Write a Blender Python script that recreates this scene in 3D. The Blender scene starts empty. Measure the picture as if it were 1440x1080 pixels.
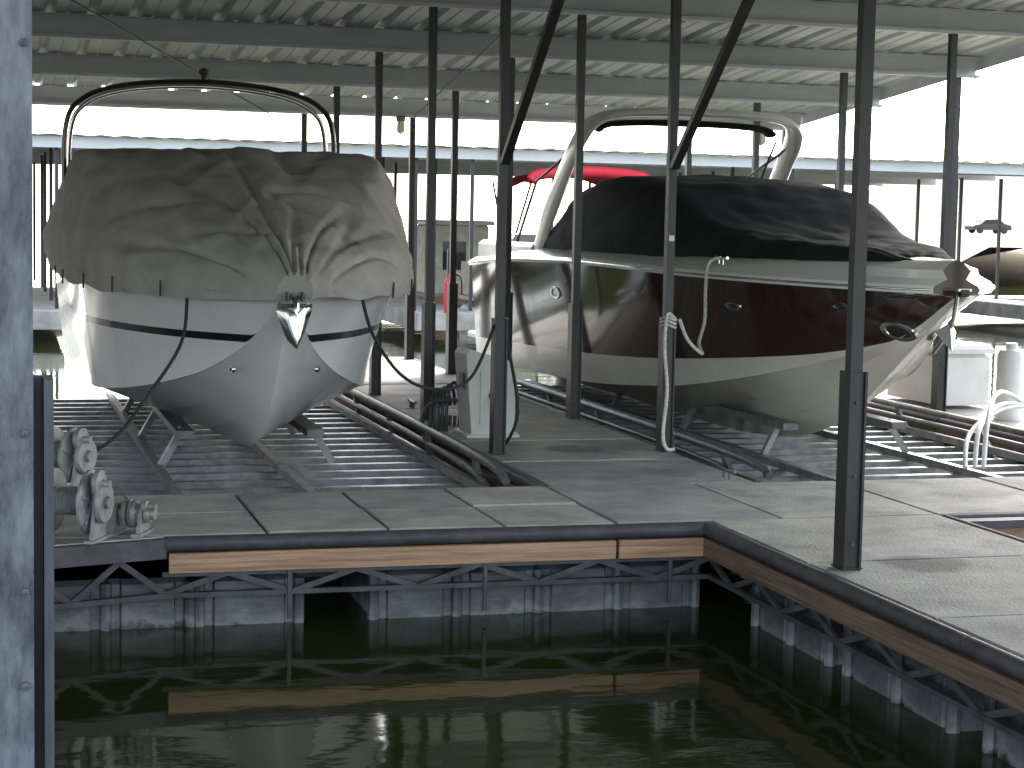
import bpy, math, random
from mathutils import Vector, Matrix, noise
random.seed(7)
scene=bpy.context.scene
COL=scene.collection
# ------------------------------------------------------------ materials
def ramp(nt,stops):
    r=nt.nodes.new('ShaderNodeValToRGB'); e=r.color_ramp.elements
    while len(e)<len(stops): e.new(0.5)
    for i,(p,c) in enumerate(stops):
        e[i].position=p; e[i].color=(c[0],c[1],c[2],1)
    return r
def mat(name,c1,c2=None,rough=.5,metal=0,scale=4,bump=0,bscale=None,coat=0,stretch=(1,1,1),lo=.35,hi=.65,spec=.5,detail=6,alpha=None,rvar=0):
    m=bpy.data.materials.new(name); m.use_nodes=True; nt=m.node_tree
    b=nt.nodes['Principled BSDF']; b.inputs['Roughness'].default_value=rough
    b.inputs['Metallic'].default_value=metal; b.inputs['Coat Weight'].default_value=coat
    b.inputs['Coat Roughness'].default_value=.04
    b.inputs['Specular IOR Level'].default_value=spec
    tc=nt.nodes.new('ShaderNodeTexCoord'); mp=nt.nodes.new('ShaderNodeMapping')
    mp.inputs['Scale'].default_value=stretch
    nt.links.new(tc.outputs['Object'],mp.inputs['Vector'])
    n=nt.nodes.new('ShaderNodeTexNoise'); n.inputs['Scale'].default_value=scale; n.inputs['Detail'].default_value=detail
    n.inputs['Roughness'].default_value=.62
    nt.links.new(mp.outputs[0],n.inputs['Vector'])
    if c2 is None: c2=tuple(x*.85 for x in c1)
    r=ramp(nt,[(lo,c1),(hi,c2)]); nt.links.new(n.outputs['Fac'],r.inputs['Fac'])
    nt.links.new(r.outputs['Color'],b.inputs['Base Color'])
    if rvar:
        mr=nt.nodes.new('ShaderNodeMapRange'); mr.inputs['To Min'].default_value=max(0,rough-rvar); mr.inputs['To Max'].default_value=rough+rvar
        nt.links.new(n.outputs['Fac'],mr.inputs['Value']); nt.links.new(mr.outputs[0],b.inputs['Roughness'])
    if bump:
        n2=nt.nodes.new('ShaderNodeTexNoise'); n2.inputs['Scale'].default_value=bscale or scale*4; n2.inputs['Detail'].default_value=5
        nt.links.new(mp.outputs[0],n2.inputs['Vector'])
        bp=nt.nodes.new('ShaderNodeBump'); bp.inputs['Strength'].default_value=bump; bp.inputs['Distance'].default_value=.02
        nt.links.new(n2.outputs['Fac'],bp.inputs['Height']); nt.links.new(bp.outputs['Normal'],b.inputs['Normal'])
    return m
M={}
M['concrete']=mat('concrete',(.46,.445,.40),(.26,.25,.235),.85,scale=2.4,bump=.4,bscale=60,detail=12)
M['concrete_b']=mat('concrete_light',(.52,.50,.455),(.33,.32,.295),.85,scale=2.9,bump=.4,bscale=60,detail=12)
M['concrete_c']=mat('concrete_dull',(.39,.38,.35),(.22,.215,.205),.85,scale=1.9,bump=.4,bscale=60,detail=12)
def add_stains(m,spots):
    nt=m.node_tree; b=nt.nodes['Principled BSDF']
    src=b.inputs['Base Color'].links[0].from_socket
    tc=nt.nodes.new('ShaderNodeTexCoord')
    nz=nt.nodes.new('ShaderNodeTexNoise'); nz.inputs['Scale'].default_value=5
    nt.links.new(tc.outputs['Object'],nz.inputs['Vector'])
    for (x,y,r,dk) in spots:
        d=nt.nodes.new('ShaderNodeVectorMath'); d.operation='DISTANCE'; d.inputs[1].default_value=(x,y,0)
        nt.links.new(tc.outputs['Object'],d.inputs[0])
        ad=nt.nodes.new('ShaderNodeMath'); ad.operation='MULTIPLY_ADD'; ad.inputs[1].default_value=.14; 
        nt.links.new(nz.outputs['Fac'],ad.inputs[0]); nt.links.new(d.outputs['Value'],ad.inputs[2])
        mr=nt.nodes.new('ShaderNodeMapRange'); mr.inputs['From Min'].default_value=r; mr.inputs['From Max'].default_value=r+.08
        mr.inputs['To Min'].default_value=dk; mr.inputs['To Max'].default_value=1
        nt.links.new(ad.outputs[0],mr.inputs['Value'])
        mx=nt.nodes.new('ShaderNodeVectorMath'); mx.operation='SCALE'
        nt.links.new(src,mx.inputs[0]); nt.links.new(mr.outputs[0],mx.inputs['Scale']); src=mx.outputs[0]
    nt.links.new(src,b.inputs['Base Color'])
for k in('concrete','concrete_b','concrete_c'): add_stains(M[k],[(4.05,12.55,.25,.5),(4.42,8.05,.25,.5),(4.3,11.3,.22,.75),(2.3,10.1,.35,.85),(5.9,10.2,.3,.8),(4.9,7.3,.3,.8)])
M['steel_dark']=mat('post_paint',(.016,.014,.015),(.034,.030,.030),.42,scale=6,bump=.1,bscale=40,stretch=(1,1,.4),lo=.45,hi=.8)
M['steel_blue']=mat('weathered_post_paint',(.035,.045,.065),(.24,.26,.29),.4,scale=9,bump=.35,bscale=30,stretch=(2,2,.5),lo=.42,hi=.80,detail=15)
M['steel_blue2']=mat('weathered_sleeve_paint',(.04,.05,.06),(.10,.11,.125),.45,scale=7,bump=.2,bscale=25,stretch=(3,3,.35),lo=.40,hi=.72,detail=14)
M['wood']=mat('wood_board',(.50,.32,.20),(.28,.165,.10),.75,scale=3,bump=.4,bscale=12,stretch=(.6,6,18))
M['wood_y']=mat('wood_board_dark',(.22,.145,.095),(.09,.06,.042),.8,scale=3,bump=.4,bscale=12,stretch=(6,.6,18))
M['rubber']=mat('rubber_bumper',(.035,.034,.042),(.07,.068,.08),.6,scale=8)
M['truss']=mat('truss_steel',(.09,.09,.10),(.045,.04,.038),.55,metal=.1,scale=7)
M['galv']=mat('galvanized_steel',(.33,.34,.345),(.18,.185,.19),.45,metal=.5,scale=9,rvar=.1)
M['galv_dark']=mat('galvanized_weathered',(.18,.185,.185),(.09,.09,.09),.5,metal=.4,scale=7)
M['beam']=mat('roof_beam_paint',(.62,.645,.65),(.50,.525,.53),.45,scale=3,stretch=(.3,1,1))
M['deck']=mat('roof_sheet',(.60,.61,.59),(.47,.48,.465),.4,metal=.2,scale=2.5,stretch=(1,.3,1))
M['cream']=mat('tank_plastic',(.62,.59,.49),(.40,.38,.31),.6,scale=5)
M['canvas']=mat('grey_canvas',(.35,.33,.298),(.275,.258,.233),.9,scale=3,bump=.35,bscale=12,spec=.2)
M['canvas_blk']=mat('black_canvas',(.011,.011,.012),(.019,.019,.021),.85,scale=3,bump=.25,bscale=7,spec=.25)
M['gel_white']=mat('white_gelcoat',(.76,.76,.75),(.69,.69,.68),.2,scale=1.5,coat=.4)
M['gel_cream']=mat('cream_gelcoat',(.67,.65,.59),(.60,.585,.53),.28,scale=1.5,coat=.3)
M['gel_dark']=mat('dark_gelcoat',(.038,.0225,.019),(.046,.028,.023),.10,scale=1.5,coat=.35,spec=.4)
M['navy']=mat('navy_stripe',(.010,.011,.028),(.012,.013,.033),.2,coat=.3)
M['chrome']=mat('stainless',(.62,.62,.62),(.45,.45,.45),.16,metal=1)
M['dark_metal']=mat('bronze_tube',(.12,.10,.09),(.06,.05,.045),.3,metal=.7)
M['black']=mat('black_plastic',(.02,.02,.02),(.03,.03,.03),.5)
M['rope_w']=mat('white_rope',(.75,.74,.70),(.45,.44,.40),.9,scale=60)
M['rope_b']=mat('black_rope',(.015,.015,.018),(.03,.03,.03),.8,scale=60)
M['winch']=mat('winch_grey_paint',(.33,.34,.335),(.18,.19,.19),.5,metal=.2,scale=12)
M['box']=mat('pedestal_plastic',(.60,.60,.57),(.50,.50,.47),.5,scale=3)
M['white_pl']=mat('white_plastic',(.70,.70,.68),(.58,.58,.55),.4,scale=4)
M['red']=mat('red_canvas',(.60,.02,.04),(.5,.015,.03),.7)
M['carpaint']=mat('car_paint',(.05,.03,.03),(.045,.03,.03),.5)
M['glass']=mat('dark_glass',(.03,.035,.04),(.03,.035,.04),.05)
M['lampglass']=mat('lamp_glass',(.75,.66,.42),(.6,.5,.3),.15)
M['tire']=mat('tire',(.02,.02,.02))
M['under']=mat('dock_frame_dark',(.03,.028,.026),(.05,.045,.04),.8)
def float_mat():
    m=mat('float_plastic',(.060,.072,.092),(.022,.027,.034),.5,scale=3,stretch=(1,1,2.5),bump=.25,bscale=14)
    nt=m.node_tree; b=nt.nodes['Principled BSDF']; src=b.inputs['Base Color'].links[0].from_socket
    tc=nt.nodes.new('ShaderNodeTexCoord'); sx=nt.nodes.new('ShaderNodeSeparateXYZ'); nt.links.new(tc.outputs['Object'],sx.inputs[0])
    nz=nt.nodes.new('ShaderNodeTexNoise'); nz.inputs['Scale'].default_value=3.5; nz.inputs['Detail'].default_value=14; nz.inputs['Roughness'].default_value=.7; nt.links.new(tc.outputs['Object'],nz.inputs['Vector'])
    ma=nt.nodes.new('ShaderNodeMath'); ma.operation='MULTIPLY_ADD'; ma.inputs[1].default_value=.5
    nt.links.new(nz.outputs['Fac'],ma.inputs[0]); nt.links.new(sx.outputs['Z'],ma.inputs[2])
    r=ramp(nt,[(0,(.0,.0,.0)),(.34,(.03,.03,.03)),(.42,(.9,.9,.9)),(.54,(.35,.35,.35)),(.7,(.08,.08,.08))])
    mr=nt.nodes.new('ShaderNodeMapRange'); mr.inputs['From Min'].default_value=-.5; mr.inputs['From Max'].default_value=0.1
    nt.links.new(ma.outputs[0],mr.inputs['Value']); nt.links.new(mr.outputs[0],r.inputs['Fac'])
    mx=nt.nodes.new('ShaderNodeMix'); mx.data_type='RGBA'
    nt.links.new(r.outputs['Color'],mx.inputs['Factor']); nt.links.new(src,mx.inputs['A']); mx.inputs['B'].default_value=(.27,.285,.29,1)
    nt.links.new(mx.outputs['Result'],b.inputs['Base Color'])
    return m
M['float']=float_mat()
# ------------------------------------------------------------ mesh builder
class MB:
    def __init__(s): s.v=[]; s.f=[]; s.m=[]; s.mats=[]
    def mi(s,k):
        if k not in s.mats: s.mats.append(k)
        return s.mats.index(k)
    def add(s,vs,fs,k):
        o=len(s.v); s.v+= [tuple(v) for v in vs]; i=s.mi(k)
        for f in fs: s.f.append(tuple(o+a for a in f)); s.m.append(i)
    def box(s,a,b,k,bev=0):
        x0,y0,z0=a; x1,y1,z1=b
        if bev:
            e=bev; vs=[]
            for (X,Y,Z) in [(x0,y0,z0),(x1,y0,z0),(x1,y1,z0),(x0,y1,z0)]: vs.append((X,Y,Z))
            for (X,Y,Z) in [(x0,y0,z1-e),(x1,y0,z1-e),(x1,y1,z1-e),(x0,y1,z1-e)]: vs.append((X,Y,Z))
            for (X,Y,Z) in [(x0+e,y0+e,z1),(x1-e,y0+e,z1),(x1-e,y1-e,z1),(x0+e,y1-e,z1)]: vs.append((X,Y,Z))
            fs=[(3,2,1,0),(8,9,10,11)]
            for i in range(4):
                j=(i+1)%4; fs.append((i,j,4+j,4+i)); fs.append((4+i,4+j,8+j,8+i))
            s.add(vs,fs,k); return
        vs=[(x0,y0,z0),(x1,y0,z0),(x1,y1,z0),(x0,y1,z0),(x0,y0,z1),(x1,y0,z1),(x1,y1,z1),(x0,y1,z1)]
        s.add(vs,[(3,2,1,0),(4,5,6,7),(0,1,5,4),(1,2,6,5),(2,3,7,6),(3,0,4,7)],k)
    def beam(s,p,q,w,h,k,up=(0,0,1)):
        p=Vector(p);q=Vector(q);d=(q-p).normalized();u=Vector(up)
        if abs(d.dot(u))>.98:u=Vector((0,1,0))
        r=d.cross(u).normalized()*w/2; t=r.normalized().cross(d).normalized()*h/2
        vs=[p-r-t,p+r-t,p+r+t,p-r+t,q-r-t,q+r-t,q+r+t,q-r+t]
        s.add(vs,[(3,2,1,0),(4,5,6,7),(0,1,5,4),(1,2,6,5),(2,3,7,6),(3,0,4,7)],k)
    def tube(s,pts,r,k,n=10,smooth=True,sub=6,ell=None):
        P=[Vector(p) for p in pts]
        if smooth and len(P)>2:
            Q=[]
            for i in range(len(P)-1):
                a=P[max(i-1,0)];b=P[i];c=P[i+1];d=P[min(i+2,len(P)-1)]
                for j in range(sub):
                    t=j/sub
                    Q.append(.5*((2*b)+(c-a)*t+(2*a-5*b+4*c-d)*t*t+(3*b-a-3*c+d)*t**3))
            Q.append(P[-1]);P=Q
        vs=[];fs=[];prev=None
        for i,p in enumerate(P):
            d=(P[min(i+1,len(P)-1)]-P[max(i-1,0)]).normalized()
            if ell: 
                a=Vector(ell[2]); a=(a-d*a.dot(d)).normalized()
            else:
                if prev is None:
                    a=d.cross(Vector((0,0,1)))
                    if a.length<.1:a=d.cross(Vector((0,1,0)))
                    a.normalize()
                else: a=(prev-d*prev.dot(d)).normalized()
            prev=a;b=d.cross(a)
            ra,rb=(ell[0],ell[1]) if ell else (r,r)
            for j in range(n):
                t=2*math.pi*j/n; vs.append(p+a*math.cos(t)*ra+b*math.sin(t)*rb)
        L=len(P)
        for i in range(L-1):
            for j in range(n):
                fs.append((i*n+j,i*n+(j+1)%n,(i+1)*n+(j+1)%n,(i+1)*n+j))
        fs.append(tuple(range(n-1,-1,-1)));fs.append(tuple((L-1)*n+j for j in range(n)))
        s.add(vs,fs,k)
    def lathe(s,c,ax,prof,k,n=28):
        c=Vector(c);ax=Vector(ax).normalized();a=ax.cross(Vector((0,0,1)))
        if a.length<.1:a=Vector((1,0,0))
        a.normalize();b=ax.cross(a);vs=[];fs=[]
        for (h,r) in prof:
            for j in range(n):
                t=2*math.pi*j/n;vs.append(c+ax*h+(a*math.cos(t)+b*math.sin(t))*max(r,.0005))
        for i in range(len(prof)-1):
            for j in range(n): fs.append((i*n+j,i*n+(j+1)%n,(i+1)*n+(j+1)%n,(i+1)*n+j))
        s.add(vs,fs,k)
    def grid(s,rows,mf):
        o=len(s.v);n=len(rows[0])
        for r in rows: s.v+=[tuple(p) for p in r]
        for i in range(len(rows)-1):
            for j in range(n-1):
                s.f.append((o+i*n+j,o+i*n+j+1,o+(i+1)*n+j+1,o+(i+1)*n+j)); s.m.append(s.mi(mf(i,j) if callable(mf) else mf))
    def obj(s,name,parent=None,smooth=None,recalc=True):
        me=bpy.data.meshes.new(name);me.from_pydata(s.v,[],s.f)
        for k in s.mats: me.materials.append(M[k])
        me.polygons.foreach_set('material_index',s.m)
        import bmesh
        bm=bmesh.new();bm.from_mesh(me)
        if recalc=='weld': bmesh.ops.remove_doubles(bm,verts=bm.verts,dist=.0002)
        bmesh.ops.recalc_face_normals(bm,faces=bm.faces);bm.to_mesh(me);bm.free()
        if smooth is not None:
            me.polygons.foreach_set('use_smooth',[True]*len(me.polygons))
            me.set_sharp_from_angle(angle=math.radians(smooth))
        me.update()
        o=bpy.data.objects.new(name,me);COL.objects.link(o)
        if parent:
            o.parent=parent;o.matrix_parent_inverse=Matrix.Translation(-Vector(parent.location))
        return o
def empty(name,loc):
    e=bpy.data.objects.new(name,None);e.location=loc;e.empty_display_size=.3;COL.objects.link(e);return e
def tab(t,x):
    ks=sorted(t)
    if x<=ks[0]:return t[ks[0]]
    if x>=ks[-1]:return t[ks[-1]]
    for i in range(len(ks)-1):
        if ks[i]<=x<=ks[i+1]:break
    def sl(i):
        if i<=0: return (t[ks[1]]-t[ks[0]])/(ks[1]-ks[0])
        if i>=len(ks)-1:return (t[ks[-1]]-t[ks[-2]])/(ks[-1]-ks[-2])
        a=(t[ks[i]]-t[ks[i-1]])/(ks[i]-ks[i-1]);b=(t[ks[i+1]]-t[ks[i]])/(ks[i+1]-ks[i])
        return 0 if a*b<=0 else 2*a*b/(a+b)
    h=ks[i+1]-ks[i];u=(x-ks[i])/h;m0=sl(i)*h;m1=sl(i+1)*h;p0=t[ks[i]];p1=t[ks[i+1]]
    return (2*u**3-3*u*u+1)*p0+(u**3-2*u*u+u)*m0+(-2*u**3+3*u*u)*p1+(u**3-u*u)*m1
def sm(x): x=min(max(x,0),1);return x*x*(3-2*x)
# ------------------------------------------------------------ dock
WZ=-.5
dock=empty('boat_dock',(3.5,10,0))
def slabs(mb,x0,x1,y0,y1,nx,ny):
    g=.007;dx=(x1-x0)/nx;dy=(y1-y0)/ny
    for i in range(nx):
        for j in range(ny):
            dz=random.uniform(-.004,.003)
            mb.box((x0+i*dx+g,y0+j*dy+g,-.06),(x0+(i+1)*dx-g,y0+(j+1)*dy-g,dz),random.choice(['concrete','concrete','concrete_b','concrete_c']),.008)
mb=MB()
slabs(mb,.12,3.3,9.44,10.81,5,2); slabs(mb,3.3,5.25,9.44,10.81,2,1); slabs(mb,5.25,9.35,9.44,10.81,4,1)
slabs(mb,-9.2,.12,9.44,10.81,14,1)
slabs(mb,3.34,4.71,10.81,21.0,1,9)
slabs(mb,7.94,9.3,10.81,21.0,1,9)
slabs(mb,-1.3,.06,10.81,21.0,1,9)
slabs(mb,3.84,5.25,-2,9.44,1,9)
slabs(mb,-1.3,.06,-2,9.44,1,9)
slabs(mb,-1.3,5.25,-3.4,-2,6,1)
mb.obj('walkway_panels',dock)
mb=MB()
for a in [(-9.2,9.46,9.3,10.79),(3.36,10.79,4.69,21),(7.96,10.79,9.28,21),(-1.28,10.79,.04,21),(3.86,-2,5.23,9.46),(-1.28,-2,.04,9.46),(-1.28,-3.4,5.2,-2)]:
    mb.box((a[0],a[1],-.13),(a[2],a[3],-.068),'under')
mb.obj('walkway_frame',dock)
tr=MB();fl=MB();bo=MB();bu=MB()
def edge(p0,p1,out,boards,floats=None,bump=True,truss=True):
    p0=Vector((p0[0],p0[1],0));p1=Vector((p1[0],p1[1],0));o=Vector((out[0],out[1],0));d=(p1-p0).normalized();L=(p1-p0).length
    if bump:
        n=max(1,round(L/3.2))
        for i in range(n):
            a=p0+d*(L*i/n+.01);b=p0+d*(L*(i+1)/n-.01)
            bu.tube([a+o*.03+Vector((0,0,-.04)),b+o*.03+Vector((0,0,-.04))],.04,'rubber',n=12,smooth=False)
    if boards:
        for (a,b) in boards:
            q0=p0+d*a+o*.045;q1=p0+d*b+o*.045
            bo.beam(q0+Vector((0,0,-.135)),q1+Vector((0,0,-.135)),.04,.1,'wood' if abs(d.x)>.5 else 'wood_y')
    if truss:
        for z in(-.2,-.31): tr.beam(p0+o*.0+Vector((0,0,z)),p1+Vector((0,0,z)),.035,.025,'truss')
        n=max(2,int(L/.32));st=L/n
        for i in range(n):
            za,zb=((-.2,-.31) if i%2 else (-.31,-.2))
            tr.beam(p0+d*(i*st)+Vector((0,0,za)),p0+d*((i+1)*st)+Vector((0,0,zb)),.02,.03,'truss')
    if floats:
        for (a,b) in floats:
            q=p0+d*a-o*.12;w=b-a;n=max(1,round(w/.5))
            prof=[]
            for i in range(n):
                u0=w*i/n;u1=w*(i+1)/n
                prof+= [(u0+.0,.045),(u0+.02,.0),(u0+.07,0),(u0+.08,-.02),(u1-.08,-.02),(u1-.07,0),(u1-.02,0),(u1-.0,.045)]
            rows=[]
            for (z,off) in[(-.7,0.03),(-.5,.0),(-.30,.0),(-.27,.01),(-.245,.04)]:
                rows.append([q+d*u-o*(dd+off)+Vector((0,0,z)) for(u,dd) in prof])
            back=1.0
            for r in rows:
                r.insert(0,r[0]-o*back);r.append(r[-1]-o*back)
            fl.grid(rows,'float')
            top=rows[-1];fl.add([top[0],top[1],top[-2],top[-1]],[(0,1,2,3)],'float')
            for i in range(n+1):
                fl.tube([q+d*(w*i/n)+o*.012+Vector((0,0,-.66)),q+d*(w*i/n)+o*.012+Vector((0,0,-.26))],.03,'float',n=8,smooth=False)
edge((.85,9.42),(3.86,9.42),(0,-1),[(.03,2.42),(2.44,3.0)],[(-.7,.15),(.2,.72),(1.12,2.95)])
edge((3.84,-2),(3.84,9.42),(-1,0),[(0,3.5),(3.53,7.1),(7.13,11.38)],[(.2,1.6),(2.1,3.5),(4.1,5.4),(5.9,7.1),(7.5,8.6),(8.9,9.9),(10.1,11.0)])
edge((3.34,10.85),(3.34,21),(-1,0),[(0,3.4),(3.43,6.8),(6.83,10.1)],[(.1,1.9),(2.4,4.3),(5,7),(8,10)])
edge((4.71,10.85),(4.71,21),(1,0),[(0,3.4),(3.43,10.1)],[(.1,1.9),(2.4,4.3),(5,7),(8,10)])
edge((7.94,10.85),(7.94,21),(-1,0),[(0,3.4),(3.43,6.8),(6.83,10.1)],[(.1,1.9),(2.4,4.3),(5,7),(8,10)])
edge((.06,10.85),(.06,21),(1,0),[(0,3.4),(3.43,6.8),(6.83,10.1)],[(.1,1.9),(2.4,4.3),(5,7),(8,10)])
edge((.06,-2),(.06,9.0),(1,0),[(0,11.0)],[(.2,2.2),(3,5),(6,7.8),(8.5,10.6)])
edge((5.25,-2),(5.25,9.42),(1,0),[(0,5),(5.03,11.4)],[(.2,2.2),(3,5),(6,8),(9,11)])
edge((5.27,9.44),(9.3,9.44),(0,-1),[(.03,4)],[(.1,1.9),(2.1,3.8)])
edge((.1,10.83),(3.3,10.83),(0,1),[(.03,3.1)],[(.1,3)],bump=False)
edge((4.75,10.83),(7.9,10.83),(0,1),[(.03,3.1)],[(.1,3)],bump=False)
edge((3.36,21),(4.7,21),(0,1),[(0,1.3)],None);edge((7.96,21),(9.3,21),(0,1),[(0,1.3)],None)
tr.beam((.10,9.16,-.06),(.86,9.385,-.06),.05,.10,'truss')
tr.beam((.12,9.2,-.31),(.85,9.42,-.31),.035,.025,'truss')
for a in range(3): tr.beam((.15+a*.24,9.22+a*.07,-.31 if a%2 else -.12),(.39+a*.24,9.29+a*.07,-.12 if a%2 else -.31),.02,.03,'truss')
for x in(1.5,2.55,3.6): tr.beam((x,9.40,-.45),(x,9.40,-.19),.02,.02,'truss')
bo.obj('edge_boards',dock);bu.obj('edge_bumpers',dock,smooth=40);tr.obj('truss_frame',dock);fl.obj('floats',dock,smooth=30)
mb=MB()
for (x,y,dx,dy) in ((3.98,6.2,0,1),(4.58,10.98,0,1),(3.5,15.4,0,1)):
    for s in(-.05,.05): mb.tube([(x+dx*s,y+dy*s,.0),(x+dx*s,y+dy*s,.05)],.012,'galv_dark',n=8,smooth=False)
    mb.tube([(x-dx*.13,y-dy*.13,.06),(x-dx*.05,y-dy*.05,.052),(x+dx*.05,y+dy*.05,.052),(x+dx*.13,y+dy*.13,.06)],.014,'galv_dark',n=8)
mb.obj('cleats',dock,smooth=50)
mb=MB();mb.add([(.10,9.2,-.004),(.10,9.44,-.004),(.86,9.44,-.004),(.86,9.41,-.004),(.10,9.2,-.05),(.10,9.44,-.05),(.86,9.44,-.05),(.86,9.41,-.05)],[(0,1,2,3),(7,6,5,4),(0,3,7,4),(0,4,5,1)],'concrete')
mb.box((5.3,9.2,-.05),(9.0,9.3,-.008),'rubber')
mb.box((.16,9.2,-.75),(.2,9.25,-.1),'truss')
mb.obj('corner_plates',dock)
# ------------------------------------------------------------ roof
roof=empty('dock_roof',(1,12,3.2))
RX0,RX1=-22,9.45;RIDGE=8.0;EAVE0,EAVE1=.6,20.9
def zb(y):
    zr=3.11-.088*(RIDGE-16.6)
    return zr-.088*abs(y-RIDGE)
BD=.2
bys=[20.7,18.65,16.6,14.5,12.35,10.2,8.0,5.8,3.6,1.4]
mb=MB()
for y in bys:
    z=zb(y)
    mb.box((RX0,y-.004,z),(RX1,y+.004,z+BD),'beam')
    mb.box((RX0,y-.07,z-.004),(RX1,y-.0045,z+.004),'beam');mb.box((RX0,y-.07,z+BD-.004),(RX1,y-.0045,z+BD+.003),'beam')
    mb.box((RX0,y-.074,z),(RX1,y-.0705,z+.025),'beam')
mb.obj('purlins',roof)
mb=MB()
prof=[];x=RX0-.1;P=.36
while x<RX1+.1:
    prof+=[(x,0),(x+.09,0),(x+.098,.01),(x+.112,.01),(x+.12,0),(x+P-.105,0),(x+P-.075,.05),(x+P-.03,.05)]
    x+=P
rows=[]
for y in [EAVE0,RIDGE-.01,RIDGE,EAVE1]:
    rows.append([(px,y,zb(y)+BD+.006+pz) for px,pz in prof])
mb.grid(rows,'deck')
mb.obj('corrugated_sheet',roof)
mb=MB()
mb.beam((RX1+.02,EAVE1,zb(EAVE1)+.16),(RX1+.02,RIDGE,zb(RIDGE)+.16),.012,.17,'beam')
mb.beam((RX1+.02,EAVE0,zb(EAVE0)+.16),(RX1+.02,RIDGE,zb(RIDGE)+.16),.012,.17,'beam')
mb.beam((RX0-.12,EAVE1,zb(EAVE1)+.16),(RX0-.12,RIDGE,zb(RIDGE)+.16),.012,.17,'beam')
mb.obj('side_fascia',roof)
def post(mb,x,y,w=.06,k='steel_dark',sleeve=True,top=None,st=.95):
    t=top or zb(y)+.02
    mb.box((x-w/2,y-w/2,-.05),(x+w/2,y+w/2,t),k)
    if sleeve:
        s=w*.5+.003
        mb.box((x-s-.012,y-s-.028,-.3),(x-s,y+s+.02,st),k);mb.box((x+s,y-s-.028,-.3),(x+s+.012,y+s+.02,st),k)
        mb.box((x-s,y-s-.012,-.3),(x+s,y-s,st-.002),k)
        mb.box((x-s-.02,y-s-.03,.004),(x+s+.02,y+s+.03,.010),k)
        for zz in(.12,.45,.8): mb.lathe((x,y-s-.012,zz),(0,-1,0),[(0,.010),(.008,.010),(.01,0)],'truss',n=6)
    for zz in(t-.08,t-.16,t-.3): mb.lathe((x,y-w/2,zz),(0,-1,0),[(0,.008),(.007,.008),(.009,0)],'galv_dark',n=6)
mb=MB()
for y in(12.35,14.5,16.6,18.7,20.7):
    for x in(3.42,4.66,8.02,9.25,-.03,-1.25,-4.6,-5.9): post(mb,x,y)
post(mb,3.97,8.0,.062)
for x in(8.02,9.25,.0,-1.25): post(mb,x,8.0)
for x in(3.97,5.17,-1.25): post(mb,x,1.4)
for x in(3.42,4.66,8.02): 
    mb.beam((x,12.30,2.02),(x,10.75,3.3),.045,.06,'steel_dark',up=(1,0,0))
mb.beam((3.0,20.6,zb(20.6)-.02),(.5,14.5,zb(14.5)-.02),.012,.012,'steel_dark')
mb.beam((3.42,12.4,2.9),(4.66,20.6,zb(20.6)),.012,.012,'steel_dark')
mb.obj('posts',roof)
pe=empty('weathered_post',(.0,3,0));mb=MB();mb.box((-.055,2.95,-.05),(.068,3.05,zb(3)),'steel_blue')
mb.box((-.06,3.06,-.3),(.1,3.075,1.38),'steel_blue2');mb.box((.085,2.985,-.3),(.1,3.0595,1.38),'steel_blue2')
for zz in(.9,1.05,1.3,1.9,2.05):mb.lathe((.055,2.95,zz),(0,-1,0),[(0,.007),(.006,.007),(.008,0)],'truss',n=6)
mb.obj('channel',pe)
mb=MB();mb.box((4.64,12.312,1.50),(4.68,12.317,1.54),'white_pl');mb.obj('slip_number_plate',roof)
# ------------------------------------------------------------ lamps
def lamp(x,y,z):
    e=empty('jar_lamp',(x,y,z));mb=MB()
    mb.lathe((x,y,z),(0,0,-1),[(0,.0),(0,.05),(.03,.055),(.06,.05),(.06,0)],'galv_dark')
    mb.obj('cap',e,smooth=40)
    mb=MB();mb.lathe((x,y,z-.06),(0,0,-1),[(0,.042),(.1,.045),(.13,.035),(.145,0)],'lampglass');mb.obj('jar',e,smooth=50)
    mb=MB()
    for i in range(6):
        t=i*math.pi/3;c,s=math.cos(t)*.052,math.sin(t)*.052
        mb.tube([(x+c,y+s,z-.05),(x+c,y+s,z-.17),(x,y,z-.21)],.004,'galv_dark',n=5,smooth=False)
    mb.obj('cage',e)
lamp(4.5,20.6,zb(20.6)+.0);lamp(8.9,20.6,zb(20.6)-.0)
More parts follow.
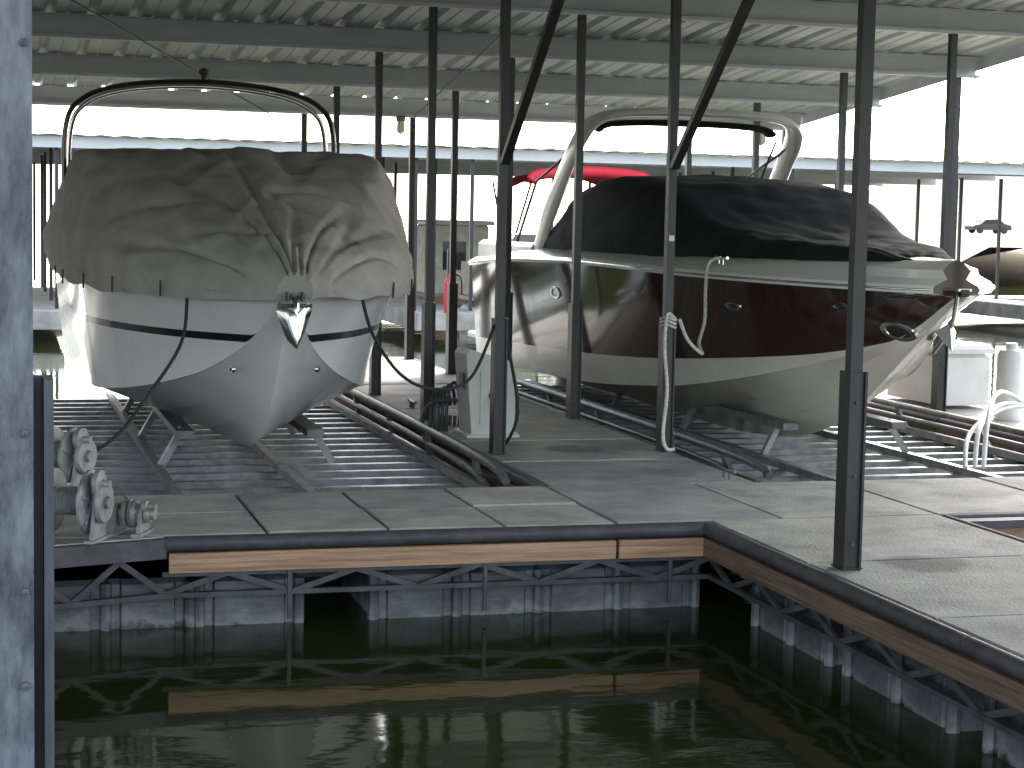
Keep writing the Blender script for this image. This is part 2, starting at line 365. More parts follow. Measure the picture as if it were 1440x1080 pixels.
# ------------------------------------------------------------ boats
def strip_hull(cx,cy,T,cols,ds):
    cr=T.get('crown',.23)
    def half(d):
        zk=tab(T['zk'],d);zc=max(tab(T['zc'],d),zk+.01);bc=tab(T['bc'],d);bs=tab(T['bs'],d);zs=tab(T['zs'],d)
        pts=[]
        for i,t in enumerate((0,.3,.62,1)):
            x=bc*t;z=zk+(zc-zk)*t**.9
            pts.append((x,z))
            if i in(1,2): pts.append((x+min(.02,bc*.04),z-.001))
        pts.append((bc+min(.03,bc*.06),zc))
        b0=bc+min(.03,bc*.06)
        marks=[min(max(tab(q,d),zc+.002),zs-.01) for q in T['marks']]
        prev=zc
        for mk in marks+[zs]:
            for j in(1,2,3):
                z=prev+(mk-prev)*j/3;t=(z-zc)/max(zs-zc,.01);fl=tab(T['flare'],d)
                pts.append((b0+(bs-b0)*t**fl,z))
            prev=mk
        rl=T.get('railw',.045)
        pts+= [(bs+rl*.8,zs+.002),(bs+rl,zs+.03),(bs+rl*.7,zs+.055)]
        pts+=[(max(bs-.06,.02),zs+.06+cr*.17),(bs*.8,zs+.06+cr*.43),(bs*.4,zs+.06+cr*.65),(0,zs+.06+cr*.74)]
        return pts
    nm=len(T['marks'])
    def mk(side): return [[(cx+side*x,cy+d,z) for x,z in half(d)] for d in ds]
    mb=MB()
    ntop=3*(nm+1)
    def mf(i,j):
        if j<6:return T['mats'][0]
        k=(j-6)//3
        if k<=nm:return T['mats'][1+k]
        return T['mats'][-1] if j-6-ntop>=3 else T.get('rail','gel_white')
    for s in(-1,1): mb.grid(mk(s),mf)
    h=half(ds[-1]);ring=[(cx-x,cy+ds[-1],z) for x,z in h]+[(cx+x,cy+ds[-1],z) for x,z in reversed(h)]
    mb.add(ring,[tuple(range(len(ring)))],T['mats'][1+nm])
    h=half(ds[0]);ring=[(cx-x,cy+ds[0],z) for x,z in h]+[(cx+x,cy+ds[0],z) for x,z in reversed(h)]
    mb.add(ring,[tuple(range(len(ring)))],T['mats'][1+nm])
    def side_x(d,z):
        zk=tab(T['zk'],d);zc=max(tab(T['zc'],d),zk+.01);bc=tab(T['bc'],d);bs=tab(T['bs'],d);zs=tab(T['zs'],d);b0=bc+min(.03,bc*.06)
        t=min(max((z-zc)/max(zs-zc,.01),0),1);return b0+(bs-b0)*t**tab(T['flare'],d)
    return mb,side_x
def dlist(L):
    o=[];d=0
    while d<L: o.append(d);d+=.04 if d<.6 else (.1 if d<2.5 else .25)
    return o+[L]
TENT=[(.99,0),(1,.14),(.995,.28),(.90,.50),(.74,.68),(.55,.82),(.34,.92),(.15,.975),(0,1.0)]
def fabric(cx,cy,stations,w,zb_,zt,prof,key,amp,seed,nd=90,nt_=26,tent=None):
    rows=[];d0,d1=stations
    def pf(p,t): return tab({i:q[0] for i,q in enumerate(p)},t),tab({i:q[1] for i,q in enumerate(p)},t)
    n=len(prof)-1;m=len(TENT)-1
    P1=[pf(prof,n*j/nt_) for j in range(nt_+1)];P2=[pf(TENT,m*j/nt_) for j in range(nt_+1)]
    for i in range(nd+1):
        d=d0+(d1-d0)*(i/nd)**1.3
        W=tab(w,d);B=tab(zb_,d);T=tab(zt,d);half=[];g=0 if tent is None else 1-sm((d-tent[0])/(tent[1]-tent[0]))
        for j in range(nt_+1):
            a=P1[j][0]*(1-g)+P2[j][0]*g;b=P1[j][1]*(1-g)+P2[j][1]*g
            half.append((W*a,B+(T-B)*b,j/nt_))
        full=[(-x,z,t) for x,z,t in half]+[(x,z,t) for x,z,t in reversed(half[:-1])]
        row=[]
        for x,z,t in full:
            p=Vector((x*1.1+seed,d*1.1,z*1.6))
            e=amp*(noise.noise(p*1.1)*.5+.22*noise.noise(p*5))
            ang=math.atan2(x,d+.35)
            f1=abs(noise.noise(Vector((ang*6+seed,d*.35,z*.5))));e-=amp*.55*max(0,1-f1*5)
            f2=abs(noise.noise(Vector((x*1.1-seed,d*.8+z*2.0+x*.8,z*.7))));e-=amp*.5*max(0,1-f2*7)
            f3=abs(noise.noise(Vector((x*2.3+seed*2,d*1.6-z*1.5-x*1.2,z*2))));e+=amp*.35*max(0,1-f3*5)
            n_=Vector((x/max(W,.1),-.25 if d<3 else 0,(z-B)/max(T-B,.1)+.1)).normalized()
            if t<.12: e=max(e,-.01)*(.4+t*5)
            hem=.012*math.sin(d*9+x*7) if t<.02 else 0
            row.append((cx+x+n_.x*e,cy+d+n_.y*e,z+n_.z*e+hem))
        rows.append(row)
    mb=MB();mb.grid(rows,key)
    for q in(rows[0],rows[-1]): mb.add(q,[tuple(range(len(q)))],key)
    return mb
def ellipse_on(mb,cx,cy,side,sx,d,z,a,b,key,key2=None,proj=.012):
    p=Vector((cx+side*sx(d,z),cy+d,z))
    td=(Vector((cx+side*sx(d+.05,z),cy+d+.05,z))-p).normalized();tz=(Vector((cx+side*sx(d,z+.05),cy+d,z+.05))-p).normalized()
    n=td.cross(tz);n.normalize()
    if n.x*side<0:n=-n
    def ring(f,o):
        return [p+td*math.cos(t)*a*f+tz*math.sin(t)*b*f+n*o for t in [2*math.pi*i/20 for i in range(20)]]
    rs=[ring(1.1,-.01),ring(1,proj),ring(.72,proj),ring(.68,proj*.4)]
    rs=[r+[r[0]] for r in rs];mb.grid(rs,key);r=ring(.68,proj*.4);mb.add(r,[tuple(range(20))],key2 or key)
# ---- dark boat
BX,BY=6.25,11.12;LR=8.2
boat=empty('motorboat',(BX,BY+4,0))
TR=dict(zk={0:1.13,.3:.95,.75:.67,1.2:.39,1.6:.17,2.2:-.01,3:-.12,4:-.16,8.6:-.16},
 zc={0:1.16,.5:.87,1:.69,2:.45,3:.30,5:.18,8.6:.13},bc={0:.01,.5:.12,1:.32,2:.68,3:.92,4.5:1.08,8.6:1.12},
 bs={0:.13,.15:.3,.4:.47,.8:.68,1.5:.94,2.5:1.15,4:1.29,6:1.31,8.6:1.2},zs={0:1.19,2:1.22,4:1.25,6:1.22,8.6:1.10},
 marks=[{0:1.16,.6:.83,1.5:.66,3.5:.50,8.6:.34}],mats=['gel_cream','gel_cream','gel_dark','gel_cream'],flare={0:1,1:1.5,3:1.0,8:.85})
mb,sxR=strip_hull(BX,BY,TR,None,dlist(LR));mb.obj('hull',boat,smooth=32,recalc='weld')
mb=MB()
for s in(-1,1):
    ellipse_on(mb,BX,BY,s,sxR,1.75,1.02,.085,.035,'chrome','glass');ellipse_on(mb,BX,BY,s,sxR,.75,1.07,.07,.03,'chrome','glass')
    ellipse_on(mb,BX,BY,s,sxR,5.0,.97,.13,.055,'chrome','glass');ellipse_on(mb,BX,BY,s,sxR,.5,.91,.13,.09,'chrome','black')
    q=1.85;x=BX+s*(tab(TR['bs'],q)-.09)
    for o in(-.04,.04): mb.tube([(x,BY+q+o,1.31),(x,BY+q+o,1.37)],.010,'chrome',n=8,smooth=False)
    mb.tube([(x,BY+q-.12,1.375),(x,BY+q-.05,1.37),(x,BY+q+.05,1.37),(x,BY+q+.12,1.375)],.012,'chrome',n=8)
mb.box((BX-.05,BY-.12,1.215),(BX+.05,BY+.3,1.232),'chrome')
mb.tube([(BX,BY-.02,1.20),(BX+.01,BY+.06,.98),(BX,BY+.27,.78)],.016,'chrome')
mb.add([(BX-.08,BY+.12,.93),(BX,BY+.02,.80),(BX+.08,BY+.12,.93),(BX,BY+.06,1.0),(BX,BY+.16,.88)],[(0,1,3),(1,2,3),(0,4,1),(1,4,2),(0,3,4),(2,4,3)],'chrome')
mb.lathe((BX-.03,BY-.1,1.205),(1,0,0),[(0,0),(0,.03),(.06,.03),(.06,0)],'black',n=14)
for s in(-1,1):
    mb.tube([(BX+s*.12,BY+.12,1.29),(BX+s*.13,BY+.12,1.34),(BX+s*.22,BY+.3,1.36),(BX+s*.27,BY+.45,1.32)],.009,'chrome',n=8)
mb.obj('deck_hardware',boat,smooth=40)
mb=MB()
for s in(-1,1):
    pts=[(BX+s*(tab(TR['bs'],d)+.048),BY+d,tab(TR['zs'],d)+.028) for d in dlist(LR)[::3]]
    mb.tube(pts,.009,'chrome',n=6,sub=2)
mb.obj('rub_rail',boat,smooth=60)
mb=MB();mb.box((BX-1.1,BY+LR,.32),(BX+1.1,BY+LR+.6,.38),'gel_cream',.02)
mb.tube([(BX,BY+LR,.1),(BX,BY+LR+.4,.05),(BX,BY+LR+.5,-.3)],.1,'black',ell=(.08,.2,(1,0,0)))
mb.obj('swim_platform',boat,smooth=40)
mb=fabric(BX,BY,(.35,6.1),{.35:.18,.8:.42,1.5:.72,2.3:.94,3.0:1.1,4.2:1.2,6.1:1.14},{.35:1.38,2:1.37,4:1.33,6.1:1.31},
 {.35:1.41,.9:1.49,1.8:1.55,2.3:1.62,2.9:1.82,3.4:1.98,4.4:2.04,5.1:1.97,5.7:1.78,6.1:1.5},
 [(1,0),(1.0,.2),(.95,.5),(.87,.8),(.72,.96),(.35,1.0),(0,1.02)],'canvas_blk',.03,3.1,nd=110)
mb.obj('mooring_cover',boat,smooth=60)
mb=MB()
A=[(-1.12,6.1,1.26),(-1.1,5.72,1.75),(-1.07,5.25,2.2),(-1.03,4.98,2.42),(-.94,4.85,2.54),(-.75,4.79,2.60),(-.35,4.77,2.62),(0,4.77,2.62)]
A=A+[(-x,y,z) for x,y,z in A[-2::-1]]
mb.tube([(BX+x,BY+y,z) for x,y,z in A],.1,'gel_cream',n=16,ell=(.14,.042,(0,1,0.15)),sub=8)
mb.obj('radar_arch',boat,smooth=60)
mb=MB()
mb.tube([(BX-.86,BY+5.1,2.46),(BX-.7,BY+5.1,2.52),(BX,BY+5.12,2.545),(BX+.7,BY+5.1,2.52),(BX+.86,BY+5.1,2.46)],.03,'canvas_blk',ell=(.12,.03,(0,1,0)))
for s in(-1,1):
    mb.tube([(BX+s*1.02,BY+5.05,2.35),(BX+s*1.05,BY+6.4,2.0),(BX+s*1.05,BY+7.2,1.25)],.014,'black',n=6,smooth=False)
    mb.tube([(BX+s*.95,BY+5.2,2.40),(BX+s*1.0,BY+6.3,1.35)],.012,'black',n=6,smooth=False)
mb.tube([(BX+.1,BY+4.8,2.62),(BX+.1,BY+4.8,2.9)],.010,'white_pl',n=6,smooth=False)
mb.obj('bimini_boot',boat,smooth=50)
mb=MB();mb.box((BX-1.18,BY+6.1,1.17),(BX-1.02,BY+8.1,1.40),'gel_cream',.04);mb.box((BX+1.02,BY+6.1,1.17),(BX+1.18,BY+8.1,1.40),'gel_cream',.04)
mb.box((BX-1.0,BY+7.4,1.22),(BX+1.0,BY+8.05,1.47),'gel_white',.05)
mb.obj('cockpit_coaming',boat)
# ---- white boat with grey cover
WX,WY=1.75,11.0
boat2=empty('motorboat',(WX,WY+4,0))
TL=dict(crown=.02,railw=.012,zk={0:1.13,.25:.92,.6:.58,1.0:.28,1.4:.1,2:0,3:-.05,8:-.06},zc={0:1.16,.5:.82,1:.60,2:.42,3:.34,8:.26},
 bc={0:.01,.5:.2,1:.44,2:.80,3:.97,8:1.0},bs={0:.10,.15:.28,.4:.50,.8:.75,1.5:.98,2.5:1.13,4:1.17,8:1.12},zs={0:1.18,8:1.18},
 marks=[{0:.84,8:.84},{0:.89,8:.89}],mats=['gel_white','gel_white','navy','gel_white','gel_white'],flare={0:1,1:1.3,3:1.0,8:.8})
mb,sxL=strip_hull(WX,WY,TL,None,dlist(7.4));mb.obj('hull',boat2,smooth=40,recalc='weld')
CW={-.1:.10,0:.25,.2:.47,.5:.72,1:.94,1.7:1.12,2.6:1.24,4:1.26,7.2:1.20}
mb=fabric(WX,WY,(-.1,7.5),CW,{-.1:1.14,1:1.12,3:1.15,7.5:1.15},
 {-.1:1.30,.1:1.42,.6:1.60,1.4:1.82,2.2:2.01,2.6:2.08,3.0:2.10,4:2.11,6:1.95,7.5:1.5},
 [(.99,0),(1.0,.15),(1.01,.30),(.95,.6),(.885,.85),(.83,.985),(.62,1.01),(.3,1.012),(0,1.02)],'canvas',.05,9.4,nd=190,nt_=64,tent=(.5,2.7))
mb.obj('mooring_cover',boat2,smooth=70)
mb=MB()
A=[(-1.13,4.9,1.7),(-1.12,4.85,2.3),(-1.0,4.8,2.54),(-.65,4.75,2.67),(0,4.72,2.72),(.65,4.75,2.67),(1.0,4.8,2.54),(1.12,4.85,2.3),(1.13,4.9,1.7)]
mb.tube([(WX+x,WY+y,z) for x,y,z in A],.032,'dark_metal',sub=8,ell=(.045,.022,(0,1,0)))
mb.tube([(WX+x*.96,WY+y+.16,z-.03) for x,y,z in A],.02,'chrome',sub=8)
mb.lathe((WX+.0,WY+4.72,2.73),(0,0,1),[(0,.02),(.04,.02),(.05,.04),(.09,.04),(.11,0)],'black')
mb.obj('tower_arch',boat2,smooth=50)
mb=MB()
ax,ay,az=WX+.0,WY-.16,1.1
mb.tube([(ax,ay+.14,az+.06),(ax,ay,az+.04),(ax,ay-.03,az-.06)],.02,'chrome')
for s in(-1,1):
    rows=[]
    for i in range(7):
        u=i/6;wd=.12*(1-u)**.6*(1 if u>.15 else .75+u*1.6)
        rows.append([(ax+s*v*wd,ay-.06+.12*v*v-.03*u,az-.05-.20*u+.07*v*(1-u)) for v in(0,.33,.66,1)])
    mb.grid(rows,'chrome')
mb.beam((ax,ay+.06,az-.02),(ax,ay-.02,az-.16),.018,.05,'galv_dark')
mb.tube([(ax-.10,ay+.01,az+.0),(ax+.10,ay+.01,az+.0)],.012,'galv_dark',smooth=False)
for s in(-1,1):
    mb.beam((ax+s*.045,WY-.18,az+.05),(ax+s*.045,WY+.1,az+.07),.012,.05,'galv_dark')
    ellipse_on(mb,WX,WY,s,sxL,.62,.66,.02,.02,'chrome','black')
mb.obj('bow_anchor',boat2,smooth=35)
mb=MB()
for s in(-1,1):
    for d in(.5,1.1,1.7,2.4,3.2):
        x=WX+s*(tab(CW,d)+.01)
        mb.tube([(x,WY+d-.02,1.22),(x,WY+d,1.12)],.006,'black',n=6,smooth=False)
mb.obj('cover_straps',boat2)
# ------------------------------------------------------------ boat lifts
def lift(x0,x1,y0,y1,cx,keel):
    e=empty('boat_lift',(cx,(y0+y1)/2,-.2));mb=MB();z=-.16
    y=y0+.30
    while y<y1:
        mb.box((x0+.12,y,z-.07),(x1-.12,y+.03,z),'galv');mb.box((x0+.12,y+.0305,z-.006),(x1-.12,y+.075,z),'galv');y+=.37
    for x in(cx-.62,cx+.22 if cx<3 else cx+.6,x0+.14,x1-.14):
        mb.box((x-.03,y0,z+.003),(x+.03,y1,z+.055),'galv')
    mb.obj('cross_members',e)
    mb=MB()
    for x in(x0+.2,cx-.45,cx+.45,x1-.55):
        mb.box((x,y0+.25,z-.42),(x+.36,y1,z-.16),'cream',.05)
    mb.box((x0+.15,y0+.03,z-.34),(x1-.15,y0+.24,z-.04),'cream',.04)
    mb.obj('flotation_tanks',e)
    mb=MB()
    for s in(-1,1):
        for y in(y0+1.9,y0+3.6,y0+5.4):
            mb.beam((cx+s*.60,y,z+.05),(cx+s*.45,y+.05,z+.30),.03,.05,'galv')
        mb.beam((cx+s*.45,y0+1.75,z+.28),(cx+s*.45,y0+6,z+.28),.12,.05,'galv_dark')
    mb.obj('hull_bunks',e)
    mb=MB()
    for x,s in((x0+.1,1),(x1-.1,-1)):
        mb.tube([(x,y0+.2,-.02),(x,y0+1.2,.05),(x,y1,.06)],.028,'galv_dark')
        mb.tube([(x,y0+.5,-.16),(x,y0+1.6,-.05),(x,y1,-.05)],.022,'galv_dark')
        for k in range(5): mb.beam((x,y0+.6+k*1.4,-.3),(x,y0+1.0+k*1.4,.03),.03,.05,'galv_dark')
    mb.obj('side_arms',e,smooth=40)
lift(.2,3.25,10.95,18.2,WX,0);lift(4.85,7.85,10.95,19.2,BX,0)
# ------------------------------------------------------------ winches
def winch(x,y,z,r=.12,turn=0.0,L=.2):
    e=empty('hand_winch',(x,y,z));mb=MB();c=z+r+.035;ax=Vector((math.cos(turn),math.sin(turn),0));o=Vector((x,y,c));h=L/2
    prof=[(-h-.03,0),(-h-.03,.035),(-h-.012,.04),(-h-.012,r*.9),(-h-.004,r),(-h+.010,r),(-h+.016,r*.9),(-h+.016,.06)]
    k=9
    for i in range(k): 
        u=-h+.02+(L-.04)*i/k;prof+=[(u,.062),(u+(L-.04)/k*.5,.074)]
    prof+=[(h-.016,.06),(h-.016,r*.9),(h-.010,r),(h+.004,r),(h+.012,r*.9),(h+.012,.04),(h+.05,.035),(h+.05,0)]
    mb.lathe(o,ax,prof,'winch',n=36)
    sd=ax.cross(Vector((0,0,1)));up=Vector((0,0,1))
    for q in(-h-.018,h+.016):
        for i in range(6):
            t=i*math.pi/3+.3;v=sd*math.cos(t)+up*math.sin(t)
            mb.beam(o+ax*q+v*.03,o+ax*q+v*(r-.012),.016,.012,'winch',up=ax)
    mb.obj('drum',e,smooth=35);mb=MB()
    for q in(-h-.045,h+.04):
        b=o+ax*q;f=[(-.10,z-c),( .10,z-c),(.045,.03),(.0,.055),(-.045,.03)]
        vs=[b+sd*u+up*w-ax*.008 for u,w in f]+[b+sd*u+up*w+ax*.008 for u,w in f]
        mb.add(vs,[(0,1,2,3,4),(9,8,7,6,5)]+[(i,(i+1)%5,5+(i+1)%5,5+i) for i in range(5)],'winch')
        mb.beam(b+sd*.12-up*(c-z-.01),b-sd*.12-up*(c-z-.01),.05,.016,'winch')
    p=o+sd*.03+up*(r*.62)+ax*(h+.045)
    mb.lathe(p-ax*.0,ax,[(0,0),(0,r*.42),(.025,r*.42),(.03,.02),(.07,.018),(.07,0)],'winch')
    mb.lathe(o+ax*(h+.052),ax,[(0,0),(0,r*.62),(.015,r*.66),(.03,r*.62),(.03,.03),(.05,.03),(.05,0)],'winch')
    mb.obj('frame',e,smooth=35)
winch(.40,9.38,0.0,r=.16,turn=-.45,L=.20);winch(.38,9.95,0.175,r=.145,turn=-.6,L=.14)
winch(.70,9.50,.0,r=.07,turn=-.4,L=.05)
e=empty('winch_stand',(.38,9.95,0));mb=MB()
for a in(-.13,.13):
    for b in(-.12,.12): mb.beam((.38+a,9.95+b,0),(.38+a*.8,9.95+b*.8,.16),.03,.03,'winch')
mb.box((.22,9.8,.16),(.58,10.1,.172),'winch');mb.obj('stand_frame',e)
# ------------------------------------------------------------ power pedestal
e=empty('power_pedestal',(3.55,13.4,0));mb=MB()
def prism(mb,pts2,y0,y1,k):
    n=len(pts2);vs=[(x,y0,z) for x,z in pts2]+[(x,y1,z) for x,z in pts2]
    mb.add(vs,[tuple(range(n)),tuple(range(2*n-1,n-1,-1))]+[(i,(i+1)%n,n+(i+1)%n,n+i) for i in range(n)],k)
prism(mb,[(3.47,.0),(3.80,0),(3.80,.52),(3.76,.575),(3.45,.66),(3.42,.62)],13.25,13.62,'box')
mb.box((3.43,13.24,.0),(3.84,13.66,.03),'box',.01)
prism(mb,[(3.53,.10),(3.75,.10),(3.75,.46),(3.53,.50)],13.238,13.25,'box')
mb.obj('cabinet',e);mb=MB();mb.box((3.6,13.232,.3),(3.68,13.2375,.36),'black');mb.box((3.415,13.33,.36),(3.428,13.45,.48),'black');mb.obj('outlet',e)
e=empty('water_hose',(3.3,14.3,.1));mb=MB()
for kx in range(5):
    R=.15+.012*kx;cx=3.36+.01*kx
    mb.tube([(cx+R*.5*math.cos(t)+.02*kx,13.95-.02*kx+R*.9*math.cos(t),.10+(.18+.02*kx)*math.sin(t)) for t in[q*math.pi/8+.3 for q in range(16)]],.014,'truss',n=8,sub=3)
mb.tube([(3.45,13.6,.25),(3.28,13.8,.2),(3.17,13.6,.05),(3.12,12.9,-.2),(3.15,12.5,-.5)],.016,'truss',n=8)
mb.tube([(3.6,13.25,.33),(3.62,12.9,.1),(3.5,12.5,.02),(3.55,12.3,.3),(3.46,12.3,.8)],.012,'rope_b',n=8)
mb.obj('hose_coil',e,smooth=60)
# ------------------------------------------------------------ ropes
def rope(name,pts,r,k):
    c=pts[0];e=empty(name,c);mb=MB();mb.tube(pts,r,k,n=8,sub=10);mb.obj('strand',e,smooth=60)
rope('mooring_rope',[(WX-.58,WY+.35,1.14),(WX-.62,WY+.3,.85),(WX-.82,WY+.2,.55),(WX-1.03,WY+.1,.3),(WX-1.25,WY,.22),(WX-1.5,WY,.35),(0.03,WY+.2,.6),(-.05,12.3,.85)],.011,'rope_b')
rope('mooring_rope',[(WX+.48,WY+.3,1.18),(WX+.58,WY+.4,.9),(WX+.82,WY+.65,.62),(WX+1.1,WY+.9,.5),(WX+1.4,WY+1.1,.55),(3.38,12.33,.9)],.011,'rope_b')
cxl=BX-(tab(TR['bs'],1.85)-.09)
rope('mooring_rope',[(cxl,BY+1.85,1.375),(cxl-.10,BY+1.85,1.33),(cxl-.16,BY+1.75,1.15),(cxl-.22,BY+1.6,.92),(cxl-.32,BY+1.45,.76),(4.93,12.35,.70),(4.80,12.3,.80),(4.72,12.27,.95)],.013,'rope_w')
rope('mooring_rope',[(4.69,12.27,.95),(4.62,12.25,.98),(4.61,12.26,.75),(4.63,12.24,.45),(4.60,12.22,.15),(4.62,12.2,.04),(4.68,12.2,.03)],.013,'rope_w')
e=empty('rope_knot',(4.66,12.28,.94));mb=MB()
for i in range(3):
    z=.90+.026*i;mb.tube([(4.66+.05*math.cos(t),12.34+.08*math.sin(t),z+.01*math.sin(2*t)) for t in[k*math.pi/6 for k in range(13)]],.010,'rope_w',n=6,sub=3)
mb.obj('turns',e,smooth=60)
# ------------------------------------------------------------ stuff on the right finger
e=empty('dock_box',(8.5,14.6,0));mb=MB();mb.box((8.25,14.9,.03),(8.75,15.9,.5),'white_pl',.04);mb.box((8.22,14.87,.5),(8.78,15.93,.58),'white_pl',.04);mb.obj('storage_box',e)
e=empty('water_tank',(8.35,13.7,0));mb=MB();mb.lathe((8.42,14.0,0),(0,0,1),[(0,0),(0,.12),(.56,.12),(.6,.1),(.62,.05),(.66,.05),(.66,0)],'white_pl');mb.obj('cylinder_tank',e,smooth=40)
e=empty('lift_air_hose',(7.6,12.2,0));mb=MB()
for dx,dz in((0,0),(.07,.1),(-.08,-.04)):
    mb.tube([(6.9+dx,11.9,-.1),(7.1+dx,12.2,.15+dz),(7.5,12.6,.28+dz),(7.95,12.9,.22),(8.1+dx,13.0,.02)],.018,'white_pl',n=8)
mb.tube([(7.2,11.6,-.1),(7.5,11.8,.12),(7.8,11.9,.1),(7.9,11.8,-.12)],.02,'white_pl',n=8)
mb.obj('hoses',e,smooth=60)
# ------------------------------------------------------------ far dock
fd=empty('boat_dock',(15,40,0));mb=MB()
mb.box((-30,38,-.3),(30,39.6,0),'concrete',.01);mb.box((-30,37.9,-.25),(30,37.97,-.05),'wood')
for x in range(-28,30,7): mb.box((x,30.5,-.3),(x+1.2,37.89,0.0),'concrete',.01)
mb.obj('walkway',fd)
mb=MB();mb.box((-34,31,2.62),(24,31.06,2.80),'beam');mb.box((-34,47,2.7),(24,47.1,2.9),'beam')
rows=[]
for y,z in((30.8,2.82),(39,3.02),(47.3,2.92)):
    rows.append([(-34+i*.2,y,z+(.02 if i%2 else 0)) for i in range(291)])
mb.grid(rows,'deck')
for y in (33,35,37,41,44):
    zz=2.82+.2*(1-abs(y-39)/8.2);mb.box((-34,y,zz-.2),(24,y+.06,zz-.01),'beam')
mb.obj('roof',fd)
mb=MB()
for i,x in enumerate(range(-28,30,7)):
    for xx in(x+.1,x+1.1):
        for y in(31.2,34,37.5,39.5,46): 
            if xx<24: mb.box((xx-.03,y-.03,-.1),(xx+.03,y+.03,2.72),'steel_dark')
mb.obj('posts',fd)
rb=empty('pontoon_boat',(10.2,33,0));mb=MB()
for s in(-1,1): mb.tube([(10.2+s*.8,30,-.2),(10.2+s*.8,30.5,-.3),(10.2+s*.8,36,-.3)],.28,'galv',n=14)
mb.box((9.1,30.4,.0),(11.3,36,.08),'galv');
for a in((9.12,30.5,9.16,35.9),(11.24,30.5,11.28,35.9),(9.12,30.5,11.28,30.54)): mb.box((a[0],a[1],.1),(a[2],a[3],.75),'cream')
mb.box((9.3,33,.1),(9.9,34.5,.9),'gel_white',.05)
mb.obj('hull',rb,smooth=40);mb=MB()
rows=[]
for i in range(13):
    y=31+i*.22;rows.append([(10.2+u*1.1,y,2.42-.20*abs(u)**3+.04*math.sin(i*.8)) for u in[k/8-1 for k in range(17)]]+[(11.3,y,2.15)])
mb.grid(rows,'red');mb.tube([(9.1,31,2.28),(9.3,31,2.40),(10.2,31,2.46),(11.1,31,2.40),(11.3,31,2.22)],.10,'red',n=10)
for s in(-1,1):
    mb.tube([(10.2+s*1.08,31,2.3),(10.2+s*1.08,32.6,.7)],.02,'steel_dark',n=6,smooth=False);mb.tube([(10.2+s*1.08,33.6,2.3),(10.2+s*1.08,32.4,.7)],.02,'steel_dark',n=6,smooth=False)
mb.obj('red_bimini',rb,smooth=50)
e=empty('utility_shed',(9.5,39,0));mb=MB();mb.box((9.0,38.2,0),(10.3,39.4,1.45),'cream',.03);mb.box((8.9,38.1,1.45),(10.4,39.5,1.55),'box',.03)
mb.box((9.3,38.18,.5),(9.8,38.2,1.1),'glass');mb.obj('walls',e)
e=empty('fire_extinguisher',(5.95,24,.8));mb=MB()
mb.lathe((5.95,24.0,.35),(0,0,1),[(0,0),(0,.08),(.4,.08),(.46,.05),(.47,.03),(.52,.03),(.52,0)],'red');mb.tube([(5.95,24,.86),(6.08,23.95,.84),(6.1,23.95,.6)],.015,'black',n=6)
mb.box((5.93,24.08,-.6),(5.97,24.12,1.2),'steel_dark')
mb.obj('bottle',e,smooth=40)
# ------------------------------------------------------------ terrain, car, water
def gz(X,Y):
    z=-2+2.9*sm((X-.47*Y)/7)
    z+=26*sm((Y-175)/260)*sm((X-.43*Y-8)/80)+2.5*noise.noise(Vector((X*.02,Y*.02,0)))*sm((Y-180)/60)
    return z
rows=[]
for i in range(121):
    Y=60+i*5;rows.append([(20+j*5,Y,gz(20+j*5,Y)) for j in range(121)])
mb=MB();M['hill']=mat('dry_hillside',(.17,.14,.12),(.07,.065,.05),.95,scale=.12,bump=.5,bscale=.6,lo=.45,hi=.75,detail=12);mb.grid(rows,'hill');mb.obj('hill',None,smooth=180)
def car(x,y,z,k):
    e=empty('parked_car',(x,y,z));mb=MB()
    pr=[(-2.1,.35),(-2.15,.7),(-1.9,.85),(-1.3,.92),(-.7,1.4),(.7,1.43),(1.35,.98),(2.0,.85),(2.15,.6),(2.1,.35)]
    def side(w,p): return [(x+a,y+w,z+b) for a,b in p]
    n=len(pr);vs=side(-.85,pr)+side(.85,pr);mb.add(vs,[tuple(range(n)),tuple(range(2*n-1,n-1,-1))]+[(i,(i+1)%n,n+(i+1)%n,n+i) for i in range(n)],k);mb.obj('body',e,smooth=25)
    mb=MB();g=[(-1.15,.95),(-.65,1.33),(.65,1.36),(1.15,.98)]
    mb.add(side(-.86,g),[(0,1,2,3)],'glass');mb.add(side(.86,g),[(0,1,2,3)],'glass');mb.obj('windows',e)
    mb=MB()
    for a in(-1.35,1.35):
        for w in(-.88,.68): mb.lathe((x+a,y+w,z+.33),(0,1,0),[(0,0),(0,.33),(.2,.33),(.2,0)],'tire')
    mb.obj('wheels',e)
car(96,165,.92,'carpaint')
M['water']=m=bpy.data.materials.new('lake_water');m.use_nodes=True;nt=m.node_tree;b=nt.nodes['Principled BSDF']
b.inputs['Base Color'].default_value=(.027,.036,.010,1);b.inputs['Roughness'].default_value=.05;b.inputs['IOR'].default_value=1.33
tc=nt.nodes.new('ShaderNodeTexCoord');mp=nt.nodes.new('ShaderNodeMapping');mp.inputs['Scale'].default_value=(.7,1.3,1);nt.links.new(tc.outputs['Object'],mp.inputs['Vector'])
n1=nt.nodes.new('ShaderNodeTexNoise');n1.inputs['Scale'].default_value=1.5;n1.inputs['Detail'].default_value=5;n1.inputs['Roughness'].default_value=.45;nt.links.new(mp.outputs[0],n1.inputs['Vector'])
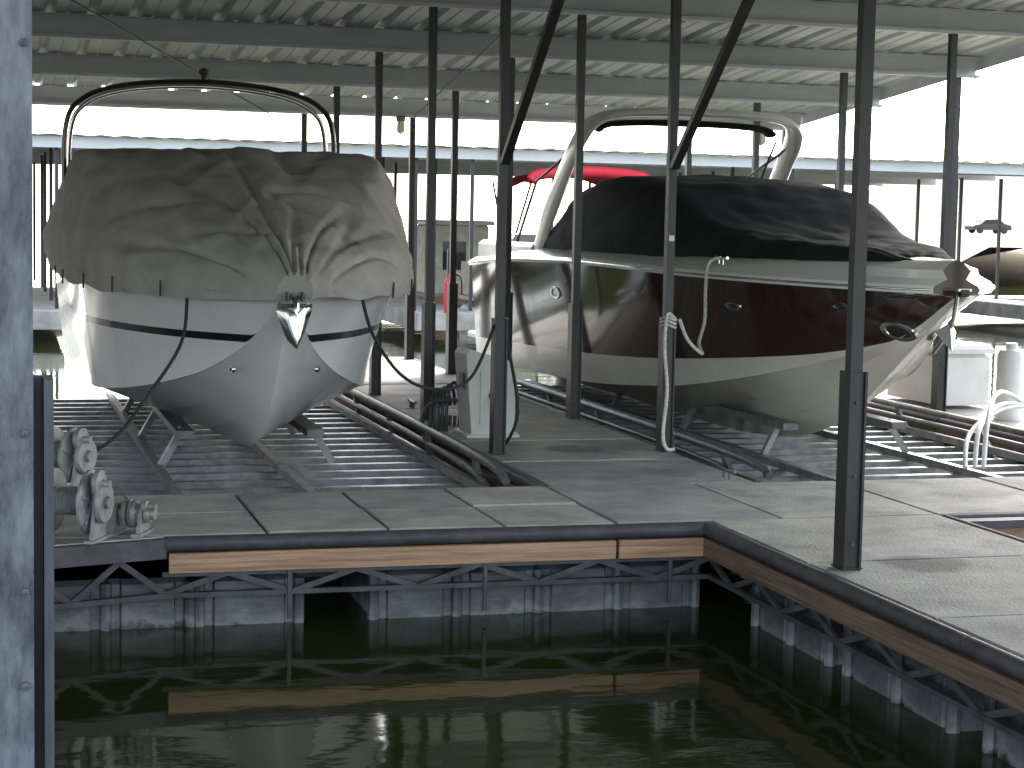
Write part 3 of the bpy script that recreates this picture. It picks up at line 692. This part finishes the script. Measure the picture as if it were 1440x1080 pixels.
bp=nt.nodes.new('ShaderNodeBump');bp.inputs['Strength'].default_value=.13;bp.inputs['Distance'].default_value=.05;nt.links.new(n1.outputs['Fac'],bp.inputs['Height']);nt.links.new(bp.outputs[0],b.inputs['Normal'])
mb=MB();mb.add([(-3000,-3000,WZ),(3000,-3000,WZ),(3000,3000,WZ),(-3000,3000,WZ)],[(0,1,2,3)],'water');mb.obj('water')
# ------------------------------------------------------------ world, sun, camera
w=bpy.data.worlds.new('World');scene.world=w;w.use_nodes=True;nt=w.node_tree
sky=nt.nodes.new('ShaderNodeTexSky');sky.sky_type='NISHITA';sky.sun_disc=False
el=math.radians(37);sd=Vector((.62,.785,0)).normalized();az=math.atan2(sd.x,sd.y)
sky.sun_elevation=el;sky.sun_rotation=az;sky.dust_density=2.5;sky.air_density=1.0;sky.ozone_density=1.0
hs=nt.nodes.new('ShaderNodeHueSaturation');hs.inputs['Saturation'].default_value=.5;nt.links.new(sky.outputs[0],hs.inputs['Color'])
bg=nt.nodes['Background'];nt.links.new(hs.outputs[0],bg.inputs['Color']);bg.inputs['Strength'].default_value=1.0
sl=bpy.data.lights.new('sun','SUN');sl.energy=5;sl.angle=math.radians(.5);sl.color=(1,.95,.88)
so=bpy.data.objects.new('sun',sl);COL.objects.link(so)
S=Vector((sd.x*math.cos(el),sd.y*math.cos(el),math.sin(el)));so.rotation_euler=(-S).to_track_quat('-Z','Y').to_euler();so.location=(20,20,30)
cam=bpy.data.cameras.new('camera');co=bpy.data.objects.new('camera',cam);COL.objects.link(co)
cam.lens=65;cam.sensor_width=36;cam.clip_end=6000;cam.clip_start=.05
a=math.radians(15.9);p=math.radians(5.17);th=.02
f=Vector((math.sin(a)*math.cos(p),math.cos(a)*math.cos(p),-math.sin(p)));r=Vector((math.cos(a),-math.sin(a),0));u=r.cross(f)
r2=r*math.cos(th)+u*math.sin(th);u2=u*math.cos(th)-r*math.sin(th)
mx=Matrix((( r2.x,u2.x,-f.x,0),(r2.y,u2.y,-f.y,0),(r2.z,u2.z,-f.z,1.65),(0,0,0,1)))
co.matrix_world=mx;scene.camera=co
scene.view_settings.view_transform='Standard';scene.view_settings.look='None';scene.view_settings.exposure=0
